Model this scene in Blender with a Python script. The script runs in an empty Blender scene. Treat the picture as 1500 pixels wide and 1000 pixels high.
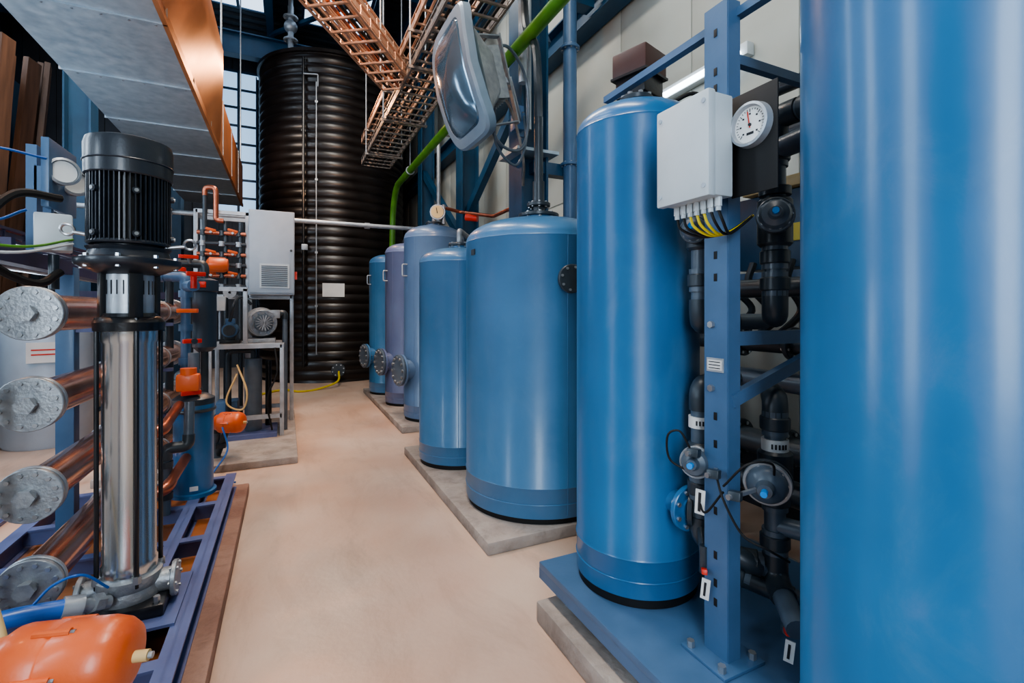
import bpy, bmesh, math, random
from mathutils import Vector as V, Matrix as M
random.seed(4)
S = bpy.context.scene
pi = math.pi

# ---------------------------------------------------------------- materials
def lin(h):
    h = h.lstrip('#')
    o = []
    for i in (0, 2, 4):
        c = int(h[i:i+2], 16)/255
        o.append(c/12.92 if c <= .04045 else ((c+.055)/1.055)**2.4)
    return (*o, 1)

def mat(name, col, rough=.4, metal=0, col2=None, scale=6, bump=0, bscale=60, coat=0, stretch=(1, 1, 1), rvar=.08, detail=4, spec=.5, grime=None):
    m = bpy.data.materials.new(name); m.use_nodes = True
    nt = m.node_tree; N = nt.nodes; L = nt.links
    b = N['Principled BSDF']
    tc = N.new('ShaderNodeTexCoord'); mp = N.new('ShaderNodeMapping'); mp.inputs['Scale'].default_value = stretch
    L.new(tc.outputs['Object'], mp.inputs['Vector'])
    n = N.new('ShaderNodeTexNoise'); n.inputs['Scale'].default_value = scale; n.inputs['Detail'].default_value = detail
    L.new(mp.outputs[0], n.inputs['Vector'])
    r = N.new('ShaderNodeValToRGB'); r.color_ramp.elements[0].position = .3; r.color_ramp.elements[1].position = .7
    c1 = lin(col); c2 = lin(col2) if col2 else (c1[0]*.86, c1[1]*.86, c1[2]*.88, 1)
    r.color_ramp.elements[0].color = c2; r.color_ramp.elements[1].color = c1
    L.new(n.outputs['Fac'], r.inputs['Fac']); out = r.outputs[0]
    if grime:   # second, finer and directional stain layer
        gcol, gs, gst, lo, hi, amt = grime
        mp2 = N.new('ShaderNodeMapping'); mp2.inputs['Scale'].default_value = gst; L.new(tc.outputs['Object'], mp2.inputs['Vector'])
        g = N.new('ShaderNodeTexNoise'); g.inputs['Scale'].default_value = gs; g.inputs['Detail'].default_value = 10; g.inputs['Roughness'].default_value = .7; g.inputs['Distortion'].default_value = .6
        L.new(mp2.outputs[0], g.inputs['Vector'])
        q = N.new('ShaderNodeMapRange'); q.inputs['From Min'].default_value = lo; q.inputs['From Max'].default_value = hi; q.inputs['To Max'].default_value = amt
        L.new(g.outputs['Fac'], q.inputs['Value'])
        mx = N.new('ShaderNodeMix'); mx.data_type = 'RGBA'; L.new(q.outputs[0], mx.inputs[0]); L.new(out, mx.inputs[6]); mx.inputs[7].default_value = lin(gcol); out = mx.outputs[2]
    L.new(out, b.inputs['Base Color'])
    mr = N.new('ShaderNodeMapRange'); mr.inputs['To Min'].default_value = max(0, rough-rvar); mr.inputs['To Max'].default_value = min(1, rough+rvar)
    L.new(n.outputs['Fac'], mr.inputs['Value']); L.new(mr.outputs[0], b.inputs['Roughness'])
    b.inputs['Metallic'].default_value = metal
    b.inputs['Coat Weight'].default_value = coat; b.inputs['Coat Roughness'].default_value = .15
    b.inputs['Specular IOR Level'].default_value = spec
    if bump:
        n2 = N.new('ShaderNodeTexNoise'); n2.inputs['Scale'].default_value = bscale; n2.inputs['Detail'].default_value = 3
        L.new(mp.outputs[0], n2.inputs['Vector'])
        bp = N.new('ShaderNodeBump'); bp.inputs['Strength'].default_value = bump; bp.inputs['Distance'].default_value = .01
        L.new(n2.outputs['Fac'], bp.inputs['Height']); L.new(bp.outputs[0], b.inputs['Normal'])
    return m

def emis(name, col, st):
    m = bpy.data.materials.new(name); m.use_nodes = True
    b = m.node_tree.nodes['Principled BSDF']
    b.inputs['Base Color'].default_value = lin(col); b.inputs['Emission Color'].default_value = lin(col); b.inputs['Emission Strength'].default_value = st
    return m

gr = ('#5f86a8', 5, (1, 1, .6), .5, .8, .35)
tankblue = mat('tank_blue_paint', '#2f6c9d', .34, 0, '#296391', 2.5, .12, 9, .3, grime=gr)
tankblue2 = mat('tank_blue_paint_b', '#45769f', .36, 0, '#3d6d94', 2.5, .12, 9, .25, grime=gr)
tankgrey = mat('tank_greyblue_paint', '#5f7a9a', .38, 0, '#566f8f', 2.5, .12, 9, .2, grime=gr)
tankmauve = mat('tank_mauve_paint', '#646f90', .38, 0, '#5a6586', 2.5, .12, 9, .2, grime=gr)
frameblue = mat('frame_blue_paint', '#48698c', .42, 0, '#406182', 8, .05, 40, .1)
steelblue = mat('structural_blue_paint', '#1d4a69', .45, 0, '#163e5a', 4, .05, 40, .1)
skidblue = mat('skid_lilac_blue_paint', '#626e98', .42, 0, '#56618a', 6, .05, 40, .12)
rackpurple = mat('rack_dark_purple_paint', '#3d3b5c', .45, 0, '#33324f', 6)
black = mat('black_cast', '#17191d', .35, 0, '#101216', 8, .08, 80, .2)
motorblk = mat('motor_black_paint', '#232a33', .38, 0, '#1a2028', 8, .06, 90, .2)
rubber = mat('black_rubber', '#0d0e10', .6)
hdpe = mat('black_hdpe', '#1e1613', .34, 0, '#130e0c', 3, .05, 10, .05)
pvc = mat('dark_grey_pvc', '#596672', .34, 0, '#4d5965', 10, .03, 40, .1)
pvcd = mat('darker_pvc', '#353f47', .36, 0, '#2a333a', 10)
bolt = mat('zinc_bolt', '#b4b8bb', .3, .8)
steel = mat('brushed_stainless', '#d6d9da', .21, .95, '#bcc0c2', 3, .02, 90, 0, (1, 1, .05))
steelr = mat('satin_steel', '#b4bac0', .4, .55, '#9fa6ac', 12, .1, 60)
castst = mat('cast_steel', '#a3a8ac', .4, .5, '#8b9196', 25, .2, 90)
steelwarmrefl = mat('warm_steel_vessel', '#e6bfae', .2, .9, '#cf9c86', 5, .02, 60)  # stainless steel; its orange reflection is painted into the base colour
brass = mat('copper_pipe', '#b9745c', .3, .8, '#9f604c', 8)
traywarmlit = mat('warm_zinc_tray', '#cfac95', .38, .6, '#b6937d', 8)  # galvanised tray with warm light painted into its colour
galv = mat('galvanised_sheet', '#aebbc5', .42, .45, '#93a3b0', 10, .06, 9)
galvtray = mat('galvanised_tray', '#9a948f', .4, .7, '#7b7775', 14)
galvor = mat('warm_lit_sheet', '#c78a60', .38, .55, '#aa7048', 3, .06, 9)  # duct side: orange light put into the galvanised sheet's colour
orange = mat('orange_plastic', '#de6c3a', .38, 0, '#d15e2e', 5, .06, 90, .15)
red = mat('red_plastic', '#c8331f', .35)
white = mat('white_enclosure', '#c0c9cd', .4, 0, '#b4bec3', 5)
cabw = mat('cabinet_light_grey', '#a9b6c2', .42, 0, '#9eabb8', 5)
lampgrey = mat('lamp_housing_grey', '#8295a4', .35, .2, '#728596', 5)
whitel = mat('label_white', '#dcdcd8', .5)
ink = mat('label_ink', '#22252a', .6)
yellow = mat('yellow_cable', '#d8c22a', .45)
cream = mat('cream_hose', '#d9bd86', .5)
bluehose = mat('blue_hose', '#1f62b4', .38, 0, '#1a57a3', 6, 0, 9, .2)
bluetip = mat('blue_tip', '#2390e0', .35)
green = mat('green_pipe_paint', '#55902a', .4, 0, '#437620', 5)
brown = mat('brown_actuator', '#4a2c26', .45, 0, '#3c231f', 5)
glass = mat('lamp_glass', '#5f7b90', .12, .5, '#4b667a', 3, 0, 9, .6)
dial = mat('dial_face', '#e9ebe8', .5)
slate = mat('filter_slate', '#27394a', .4)
floor_m = mat('concrete_floor', '#cfbcac', .38, 0, '#bd9c88', 1.0, .14, 30, 0, (1, 1, 1), .12, 10, grime=('#8f7566', 2.2, (1.6, .5, 1), .50, .78, .55))
plinth_m = mat('concrete_plinth', '#a8a099', .7, 0, '#857c76', 5, .5, 40, 0, (1, 1, 1), .08, 8, grime=('#5f5750', 7, (1, 1, 1), .5, .75, .6))
plinthr = mat('stained_plinth', '#a58474', .65, 0, '#7f5a4c', 3, .5, 40, 0, (1, 1, 1), .08, 8, grime=('#5b4238', 7, (1, 1, 1), .5, .75, .6))
wall_m = mat('wall_panel_light', '#b4b7b0', .55, 0, '#a6aaa4', 1.2)
walld_m = mat('wall_dark', '#3a4552', .6, 0, '#2b3440', 1.5)
ceil_m = mat('ceiling_deck', '#3d4852', .6, 0, '#2f3942', 2)
plank = mat('brown_cladding', '#6f5444', .6, 0, '#4f3b30', 3, .1, 20, 0, (4, 4, .4))
traym = mat('orange_drip_tray', '#b3713f', .45, 0, '#7d4826', 4, .1, 30)
winm = emis('daylight_glass', '#a8d0f5', .9)
skym = emis('rooflight_glass', '#cfe6ff', 1.6)
tubem = emis('fluorescent_tube', '#eaf6ff', 7)

# ---------------------------------------------------------------- builder
class B:
    def __init__(s, name):
        s.name = name; s.v = []; s.f = []; s.m = []; s.mats = []
    def mi(s, m):
        if m not in s.mats: s.mats.append(m)
        return s.mats.index(m)
    def add(s, vs, fs, m):
        o = len(s.v); s.v += [tuple(v) for v in vs]; k = s.mi(m)
        for f in fs:
            s.f.append([i+o for i in f]); s.m.append(k)
        return s
    def box(s, c, size, m, rot=(0, 0, 0), bev=0, R=None):
        bm = bmesh.new(); bmesh.ops.create_cube(bm, size=1)
        for v in bm.verts: v.co = V((v.co.x*size[0], v.co.y*size[1], v.co.z*size[2]))
        if bev: bmesh.ops.bevel(bm, geom=bm.edges[:], offset=bev, segments=2, affect='EDGES', profile=.6)
        if R is None:
            R = (M.Rotation(rot[2], 3, 'Z') @ M.Rotation(rot[1], 3, 'Y') @ M.Rotation(rot[0], 3, 'X'))
        bm.verts.index_update()
        s.add([V(c)+R @ v.co for v in bm.verts], [[v.index for v in f.verts] for f in bm.faces], m); bm.free(); return s
    def bb(s, x0, x1, y0, y1, z0, z1, m, bev=0):
        return s.box(((x0+x1)/2, (y0+y1)/2, (z0+z1)/2), (abs(x1-x0), abs(y1-y0), abs(z1-z0)), m, bev=bev)
    def beam(s, p0, p1, w, h, m, bev=0):
        p0 = V(p0); p1 = V(p1); d = p1-p0; y = d.normalized(); up = V((0, 0, 1))
        if abs(y.dot(up)) > .95: up = V((1, 0, 0))
        x = y.cross(up).normalized(); z = x.cross(y)
        return s.box((p0+p1)/2, (w, d.length, h), m, bev=bev, R=M((x, y, z)).transposed())
    def lathe(s, c, prof, m, axis=(0, 0, 1), n=40):
        q = V((0, 0, 1)).rotation_difference(V(axis).normalized()); vs = []; rings = []
        for r, h in prof:
            if r < 1e-6:
                rings.append([len(vs)]); vs.append(V(c)+q @ V((0, 0, h)))
            else:
                rings.append(list(range(len(vs), len(vs)+n)))
                for i in range(n):
                    a = 2*pi*i/n; vs.append(V(c)+q @ V((r*math.cos(a), r*math.sin(a), h)))
        fs = []
        for A, C in zip(rings, rings[1:]):
            for i in range(n):
                j = (i+1) % n
                if len(A) == 1 and len(C) == 1: break
                if len(A) == 1: fs.append([A[0], C[j], C[i]])
                elif len(C) == 1: fs.append([A[i], A[j], C[0]])
                else: fs.append([A[i], A[j], C[j], C[i]])
        return s.add(vs, fs, m)
    def cyl(s, p0, p1, r, m, r2=None, n=20, ch=0):
        d = V(p1)-V(p0); L = d.length; r2 = r if r2 is None else r2
        pr = [(0, 0), (r-ch, 0), (r, ch), (r2, L-ch), (r2-ch, L), (0, L)] if ch else [(0, 0), (r, 0), (r2, L), (0, L)]
        return s.lathe(p0, pr, m, d, n)
    def sph(s, c, r, m, axis=(0, 0, 1), sc=1, n=20):
        return s.lathe(c, [(r*math.cos(a) if abs(abs(a)-pi/2) > .01 else 0, r*sc*math.sin(a)) for a in [-pi/2+pi*i/10 for i in range(11)]], m, axis, n)
    def tor(s, c, axis, R, r, m, n=40, k=8):
        return s.lathe(c, [(R+r*math.cos(2*pi*i/k), r*math.sin(2*pi*i/k)) for i in range(k+1)], m, axis, n)
    def sweep(s, P, r, m, n=12):
        P = [V(p) for p in P]; T = []
        for i in range(len(P)):
            T.append((P[min(i+1, len(P)-1)]-P[max(i-1, 0)]).normalized())
        u = T[0].orthogonal().normalized(); vs = []; fs = []
        for i, p in enumerate(P):
            if i:
                u = (T[i-1].rotation_difference(T[i])) @ u
            u = (u-T[i]*u.dot(T[i])).normalized(); w = T[i].cross(u)
            for k in range(n):
                a = 2*pi*k/n; vs.append(p+u*(r*math.cos(a))+w*(r*math.sin(a)))
        for i in range(len(P)-1):
            for k in range(n):
                j = (k+1) % n; fs.append([i*n+k, i*n+j, (i+1)*n+j, (i+1)*n+k])
        fs.append(list(range(n))[::-1]); fs.append([(len(P)-1)*n+k for k in range(n)])
        return s.add(vs, fs, m)
    def pipe(s, pts, r, m, bend=None, n=14):
        bend = r*2 if bend is None else bend; P = [V(p) for p in pts]; o = [P[0]]
        for i in range(1, len(P)-1):
            a = (P[i-1]-P[i]); c = (P[i+1]-P[i]); b = min(bend, a.length*.49, c.length*.49)
            A = P[i]+a.normalized()*b; C = P[i]+c.normalized()*b
            for t in range(7):
                t /= 6; o.append(A*(1-t)**2+P[i]*2*t*(1-t)+C*t*t)
        o.append(P[-1]); return s.sweep(o, r, m, n)
    def elbows(s, pts, r, m, m2, bend=None):   # pipe with thicker moulded elbows at the corners
        s.pipe(pts, r, m, bend); P = [V(p) for p in pts]; bend = bend or r*2
        for i in range(1, len(P)-1):
            a = (P[i-1]-P[i]); c = (P[i+1]-P[i]); L = min(bend*1.35, a.length*.6, c.length*.6)
            s.pipe([P[i]+a.normalized()*L, P[i], P[i]+c.normalized()*L], r*1.2, m2, bend)
        return s
    def cable(s, pts, r, m, n=8, k=8):
        P = [V(p) for p in pts]; P = [P[0]*2-P[1]]+P+[P[-1]*2-P[-2]]; o = []
        for i in range(1, len(P)-2):
            for j in range(k):
                t = j/k; a, b, c, d = P[i-1:i+3]
                o.append(.5*((2*b)+(c-a)*t+(2*a-5*b+4*c-d)*t*t+(3*b-a-3*c+d)*t**3))
        o.append(P[-2]); return s.sweep(o, r, m, n)
    def flange(s, c, axis, R, t, m, nb=8, bm_=None, br=None):
        ax = V(axis).normalized(); c = V(c); s.cyl(c-ax*t/2, c+ax*t/2, R, m, n=36, ch=t*.15)
        q = V((0, 0, 1)).rotation_difference(ax); br = br or R*.1
        for i in range(nb):
            a = 2*pi*(i+.5)/nb; p = c+q @ V((R*.8*math.cos(a), R*.8*math.sin(a), 0))
            s.cyl(p-ax*(t/2+br*.9), p+ax*(t/2+br*.9), br, bm_ or bolt, n=6)
        return s
    def done(s, ang=35):
        me = bpy.data.meshes.new(s.name); me.from_pydata(s.v, [], s.f)
        for m in s.mats: me.materials.append(m)
        me.polygons.foreach_set('material_index', s.m)
        bm = bmesh.new(); bm.from_mesh(me); bmesh.ops.recalc_face_normals(bm, faces=bm.faces[:]); bm.to_mesh(me); bm.free()
        me.polygons.foreach_set('use_smooth', [True]*len(me.polygons)); me.set_sharp_from_angle(angle=math.radians(ang)); me.update()
        ob = bpy.data.objects.new(s.name, me); S.collection.objects.link(ob); return ob

# ---------------------------------------------------------------- room shell
XR, XL, YB, YF, ZC = 3.3, -5.6, 14.6, -3.2, 8.6
B('floor').bb(XL, XR, YF, YB, -.15, 0, floor_m).done()
w = B('wall_right'); w.bb(XR, XR+.15, YF, YB, 0, ZC, wall_m)
for y in range(-3, 15):
    w.bb(XR-.012, XR, y+.2, y+1.185, .55, 2.9, wall_m, .004); w.bb(XR-.012, XR, y+.2, y+1.185, 2.92, ZC, wall_m, .004)
w.bb(XR-.03, XR, YF, YB, 0, .53, walld_m); w.done()
w = B('wall_left'); w.bb(XL-.15, XL, YF, YB, 0, ZC, walld_m)
for i in range(60): w.bb(XL, XL+.04, YF+.1+i*.29, YF+.25+i*.29, 0, ZC, walld_m)
w.done()
w = B('wall_back'); w.bb(XL, XR, YB, YB+.15, 0, ZC, walld_m)
for i in range(30): w.bb(XL+i*.295, XL+i*.295+.16, YB-.04, YB, 0, ZC, walld_m)
w.done()
B('wall_front').bb(XL, XR, YF-.15, YF, 0, ZC, wall_m).done()
c = B('ceiling'); c.bb(XL, XR, YF, YB, ZC, ZC+.15, ceil_m)
for i in range(60): c.bb(XL, XR, YF+.1+i*.295, YF+.24+i*.295, ZC-.06, ZC, ceil_m)
c.done()

def window(name, c, w, h, axis, nx, nz, gm=winm):
    b = B(name); cx, cy, cz = c
    def q(a0, a1, z0, z1, t0, t1, m):
        if axis == 'x': b.bb(cx+t0, cx+t1, cy+a0, cy+a1, cz+z0, cz+z1, m)
        elif axis == 'y': b.bb(cx+a0, cx+a1, cy+t0, cy+t1, cz+z0, cz+z1, m)
        else: b.bb(cx+a0, cx+a1, cy+z0, cy+z1, cz+t0, cz+t1, m)
    q(-w/2, w/2, -h/2, h/2, -.01, .01, gm)
    for i in range(nx+1): a = -w/2+w*i/nx; q(a-.03, a+.03, -h/2-.03, h/2+.03, -.04, .04, steelblue)
    for i in range(nz+1): a = -h/2+h*i/nz; q(-w/2, w/2, a-.03, a+.03, -.035, .035, steelblue)
    b.done()
window('window_1', (-1.15, YB-.1, 5.9), 1.0, 3.8, 'y', 2, 8)
for i, y in enumerate((1.0, 4.6, 8.2)):
    window('window_%d' % (i+2), (XL+.1, y, 4.0), 1.1, 5.5, 'x', 2, 6)
window('window_5', (-1.5, YF+.1, 3.4), 2.0, 4.4, 'y', 3, 4)  # added window behind the camera, built to carry fill light
window('window_6', (1.1, 11.0, ZC-.12), 1.5, 3.2, 'z', 3, 5, skym)
window('window_7', (-1.0, 11.0, ZC-.12), 1.1, 3.2, 'z', 2, 5, skym)
window('window_8', (.55, 6.6, ZC-.12), 1.3, 2.4, 'z', 3, 4, skym)

# roof steel
def ibeam(b, p0, p1, h, w, m, t=.02):
    p0 = V(p0); p1 = V(p1); d = (p1-p0).normalized(); up = V((0, 0, 1))
    if abs(d.z) > .9: up = V((1, 0, 0))
    x = d.cross(up).normalized(); z = x.cross(d)
    b.beam(p0, p1, t, h, m)
    R = M((x, d, z)).transposed()
    for sg in (-1, 1):
        b.box((p0+p1)/2+z*sg*h/2, (w, (p1-p0).length, t), m, R=R)
b = B('roof_beams')
for y in (1.5, 5.2, 9.0, 12.8): ibeam(b, (XL, y, 7.7), (XR, y, 7.7), .5, .25, steelblue, .03)
for x in (-3, -.35, 1.8, 2.6): ibeam(b, (x, YF, 8.25), (x, YB, 8.25), .3, .15, steelblue)
b.beam((-.35, 9.0, 7.5), (1.8, 12.8, 8.1), .08, .08, steelblue); b.beam((1.8, 9.0, 7.5), (-.35, 12.8, 8.1), .08, .08, steelblue)
b.done()
b = B('wall_beam'); ibeam(b, (3.15, YF, 4.9), (3.15, YB, 4.9), .3, .22, steelblue); b.done()
b = B('wall_beam'); ibeam(b, (3.15, YF, 6.6), (3.15, YB, 6.6), .25, .2, steelblue); b.done()
def column(x, y, h=7.43, s=.3, z0=0):
    b = B('steel_column'); b.bb(x-s/2, x+s/2, y-.012, y+.012, z0, h, steelblue)
    b.bb(x-s/2, x-s/2+.022, y-s/2, y+s/2, z0, h, steelblue); b.bb(x+s/2-.022, x+s/2, y-s/2, y+s/2, z0, h, steelblue)
    b.bb(x-s*.7, x+s*.7, y-s*.7, y+s*.7, z0, z0+.03, steelblue); return b
b = column(2.24, 4.36, z0=.08)
b.beam((2.24, 4.4, 4.9), (3.03, 4.4, 4.9), .15, .2, steelblue); b.beam((2.24, 4.3, 2.95), (3.26, 4.3, 2.95), .12, .12, steelblue)
b.bb(1.99, 2.45, 4.1, 4.55, 3.05, 3.08, galv); b.bb(2.04, 2.10, 4.18, 4.2, 3.2, 3.5, frameblue)
b.done()
b = column(2.75, 7.6); b.beam((2.75, 7.6, 3.1), (2.75, 4.9, 4.7), .1, .14, steelblue); b.done()
b = column(2.85, 10.6); b.beam((2.8, 10.6, 4.6), (2.8, 7.8, 2.6), .1, .14, steelblue); b.done()
for (x, y) in ((-3.0, 4.6), (-2.75, 9.1), (-2.2, 12.4), (-.55, 13.9)): column(x, y, 7.43, .32).done()
b = B('timber_cladding_boards')
for i in range(9):
    y = 7.6+i*.36; b.box((-3.75+.10*math.sin(i*2.1), y, 2.75+.15*math.sin(i)), (.07, .26, 5.3), plank, (random.uniform(-.06, .06), .07, random.uniform(-.3, .3)))
b.bb(-4.3, -3.3, 7.3, 10.8, .0, .2, plank); b.bb(-4.05, -3.95, 7.3, 10.8, .2, 5.2, steelblue)
b.done()

# ---------------------------------------------------------------- concrete plinths
B('concrete_plinth').bb(1.09, 2.6, -.9, 2.04, 0, .1, plinth_m, .012).done()
B('concrete_plinth').bb(1.11, 2.75, 2.70, 5.0, 0, .08, plinth_m, .012).done()
B('concrete_plinth').bb(1.27, 2.4, 5.84, 9.1, 0, .08, plinth_m, .012).done()
B('concrete_plinth').bb(-1.55, -.28, .2, 4.5, 0, .08, plinthr, .012).done()
B('concrete_plinth').bb(-1.5, .1, 5.15, 7.6, 0, .07, plinth_m, .012).done()

# ---------------------------------------------------------------- pressure tanks
def tank(x, y, R, z0, zs, zt, m, low=.16, seam=None, n=96, nozzle=True, extra=None):
    b = B('pressure_tank')
    b.lathe((x, y, 0), [(0, z0), (R*.965, z0), (R*.965, z0+.045)], rubber, n=n)
    pr = [(R*.965, z0+.035), (R*.995, z0+.04), (R, z0+.05), (R, z0+low-.006), (R+.004, z0+low), (R, z0+low+.006), (R, zs-.006), (R+.004, zs), (R, zs+.006)]
    hd = zt-zs
    for i in range(1, 15):
        a = pi/2*i/14; pr.append((R*math.cos(a)**.8 if i < 14 else 0, zs+.006+(hd-.006)*math.sin(a)))
    b.lathe((x, y, 0), pr, m, n=n)
    b.tor((x, y, z0+low*.55), (0, 0, 1), R, .004, m, n, 6)
    if seam is not None:
        a = math.radians(seam); b.cyl((x+R*math.cos(a), y+R*math.sin(a), z0+.06), (x+R*math.cos(a), y+R*math.sin(a), zs), .003, m, n=6)
    if nozzle:
        b.cyl((x, y, zt-.03), (x, y, zt+.03), R*.22, m, n=28); b.flange((x, y, zt+.035), (0, 0, 1), R*.28, .025, pvcd, 8, bolt, .012)
    if extra: extra(b)
    return b.done()
tank(1.512, .611, .33, .25, 2.75, 2.95, tankblue)                     # nearest
def t2x(b):
    b.cyl((1.48, 1.55, .70), (1.48, 1.43, .70), .05, tankblue); b.flange((1.48, 1.45, .70), (0, 1, 0), .092, .022, tankblue, 8)
tank(1.504, 1.803, .281, .25, 2.33, 2.46, tankblue, extra=t2x, seam=None, low=.2)
def t3x(b):
    n = V((-.136, -.991, 0)); c = V((1.77, 3.27, 1.71)); b.cyl(c+n*.5, c+n*.61, .062, tankblue, n=28); b.flange(c+n*.615, n, .095, .03, pvcd, 8, bolt)
    b.box((1.77-.56, 3.22, 1.92), (.01, .06, .04), pvcd)
tank(1.77, 3.27, .56, .08, 2.01, 2.2, tankblue2, low=.24, seam=262, extra=t3x)
tank(1.51, 4.40, .38, .08, 1.95, 2.1, tankblue2, low=.2, seam=250)
def fl(x, y, R, m):
    def f(b):
        n = V((-.98, -.2, 0)).normalized(); c = V((x, y-.05, .74)); b.cyl(c+n*(R-.06), c+n*(R+.10), .13, m, n=28)
        b.flange(c+n*(R+.08), n, .2, .03, m, 12, bolt, .016); b.flange(c+n*(R+.12), n, .2, .03, pvc, 12, bolt, .018)
        b.pipe([(x-R+.01, y-.1, 1.95), (x-R-.05, y-.1, 1.95), (x-R-.05, y-.1, 2.1), (x-R+.01, y-.1, 2.1)], .01, steelr)
    return f
tank(1.80, 6.28, .40, .08, 2.45, 2.64, tankgrey, low=.2, seam=215, extra=fl(1.80, 6.28, .40, tankgrey))
tank(1.72, 7.40, .36, .08, 2.38, 2.54, tankmauve, low=.2, seam=215, extra=fl(1.72, 7.40, .36, tankmauve))
tank(1.65, 8.50, .36, .08, 2.32, 2.48, tankblue2, low=.2, seam=215, extra=fl(1.65, 8.50, .36, tankblue2))

# black corrugated tank
b = B('corrugated_storage_tank'); R = 1.6; cx, cy = 1.04, 12.2; Z = 6.9; pr = [(0, 0), (R, 0)]
nr = 34
for i in range(nr):
    z = .05+i*(Z-.1)/nr; h = (Z-.1)/nr
    for k in range(6): pr.append((R-.02+.03*math.sin(pi*k/6)**.7, z+h*k/6))
pr += [(R, Z-.05), (R+.05, Z-.04), (R+.05, Z+.03), (R-.05, Z+.04), (R*.6, Z+.14), (0, Z+.18)]
b.lathe((cx, cy, 0), pr, hdpe, n=110)
b.cyl((.31, 10.68, .35), (.31, 10.68, 6.7), .028, black, n=10); b.cyl((.55, 10.59, .6), (.55, 10.59, 6.2), .011, steelr, n=10)
for z in (.6, 1.6, 2.7, 3.9, 5.2, 6.5): b.box((.31, 10.71, z), (.08, .05, .04), black)
for z in (1.6, 2.7, 4.2, 5.8): b.box((.55, 10.62, z), (.05, .06, .04), steelr)
b.box((.33, 10.64, 2.8), (.12, .06, .12), steelr, bev=.01); b.pipe([(.31, 10.66, 6.35), (.58, 10.57, 6.35), (.58, 10.57, 6.1)], .015, steelr)
b.cyl((1.0, 10.7, .28), (.96, 10.44, .28), .09, hdpe); b.flange((.96, 10.44, .28), (.1, 1, 0), .14, .04, pvcd, 8, bolt)
b.box((.88, 10.555, 1.93), (.43, .012, .28), whitel, (0, 0, -.08))
b.done()
b = B('overflow_valve_assembly'); b.cyl((.08, 11.6, 7.0), (.08, 11.6, 8.2), .06, steelr); b.sph((.08, 11.6, 7.75), .14, steelr); b.flange((.08, 11.6, 7.45), (0, 0, 1), .15, .04, steelr, 8); b.flange((.08, 11.6, 7.95), (0, 0, 1), .15, .04, steelr, 8)
b.cyl((.08, 11.6, 8.2), (.08, 11.6, ZC-.06), .05, steelr); b.done()

b = B('yellow_floor_hose'); b.cable([(.96, 10.3, .26), (.9, 10.0, .1), (.5, 9.7, .02), (.2, 9.6, .02), (-.1, 9.9, .02), (-.6, 9.3, .02)], .02, yellow); b.done()

b = B('crossing_water_pipe'); b.pipe([(-2.6, 8.2, 0), (-2.6, 8.2, 2.9), (2.4, 8.1, 2.9), (2.4, 8.1, 4.6), (3.02, 8.1, 4.6)], .035, steelr)
for x in (-1.5, 0, 1.2): b.cyl((x-.04, 8.15, 2.9), (x+.04, 8.15, 2.9), .05, steelr)
b.done()

# ---------------------------------------------------------------- tank platform with rack
b = B('tank_skid_platform'); b.bb(1.14, 2.3, -.6, 2.10, .215, .25, frameblue, .004)
b.bb(1.14, 1.17, -.6, 2.10, .17, .22, frameblue); b.bb(1.14, 2.3, 2.07, 2.10, .17, .22, frameblue)
for x in (1.22, 2.2):
    for y in (-.4, .9, 1.93):
        b.cyl((x, y, .1), (x, y, .22), .014, bolt); b.cyl((x, y, .1), (x, y, .112), .03, bolt)
b.done()
b = B('rack_post'); px_, py_ = 1.42, 1.245
b.bb(px_-.022, px_-.018+.003, py_-.05, py_+.05, .26, 2.6, frameblue)
b.bb(px_-.02, px_+.04, py_-.053, py_-.048, .26, 2.6, frameblue); b.bb(px_-.02, px_+.04, py_+.048, py_+.053, .26, 2.6, frameblue)
b.box((px_+.01, py_, .256), (.2, .2, .012), frameblue, bev=.003)
for dx, dy in ((-.07, -.07), (-.07, .07), (.08, -.07)): b.cyl((px_+dx, py_+dy, .26), (px_+dx, py_+dy, .285), .014, bolt, n=6)
for z in (.45, .52, .62, .78, 1.02, 1.12, 1.62, 1.7, 2.3, 2.36, 2.5): b.box((px_-.0225, py_, z), (.003, .014, .028), rubber, bev=.001)
for z in (1.45, 1.22): b.cyl((px_-.035, py_+.015, z), (px_-.02, py_+.015, z), .013, bolt, n=6)
b.beam((1.42, 1.22, 1.4), (2.16, 1.22, 1.4), .04, .05, frameblue); b.beam((1.42, 1.2, 1.18), (2.1, 1.2, 1.40), .03, .045, frameblue)
b.beam((1.42, 1.24, 2.42), (2.16, 1.24, 2.42), .03, .035, frameblue)
b.bb(2.13, 2.18, 1.19, 1.27, .25, 2.6, frameblue)
b.beam((1.46, .2, 2.56), (1.46, 1.98, 2.56), .035, .03, frameblue)
b.box((px_-.024, py_, 1.305), (.004, .075, .05), steelr); b.box((px_-.027, py_, 1.305), (.002, .062, .036), whitel)
for i in range(3): b.box((px_-.0285, py_, 1.316-.011*i), (.001, .05, .003), ink)
b.done()

# junction box
b = B('junction_box'); b.bb(1.225, 1.315, 1.10, 1.325, 1.87, 2.2, white, .008); b.bb(1.20, 1.232, 1.095, 1.33, 1.865, 2.205, white, .008)
b.bb(1.31, 1.397, 1.17, 1.29, 1.9, 2.17, frameblue)
for i in range(7):
    y = 1.12+.03*i; b.cyl((1.27, y, 1.84), (1.27, y, 1.872), .012, white, n=10); b.cyl((1.27, y, 1.826), (1.27, y, 1.842), .009, white, n=8)
    mm = yellow if i in (2, 3, 4) else rubber
    b.cable([(1.27, y, 1.83), (1.28, y-.01, 1.79), (1.33, y*.6+.46, 1.76), (1.385, 1.15+.004*i, 1.775), (1.46, 1.14, 1.83)], .005, mm, 6, 5)
for z in (1.9, 2.17):
    for y in (1.115, 1.31): b.cyl((1.197, y, z), (1.202, y, z), .008, cabw, n=10)
b.done()
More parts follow.
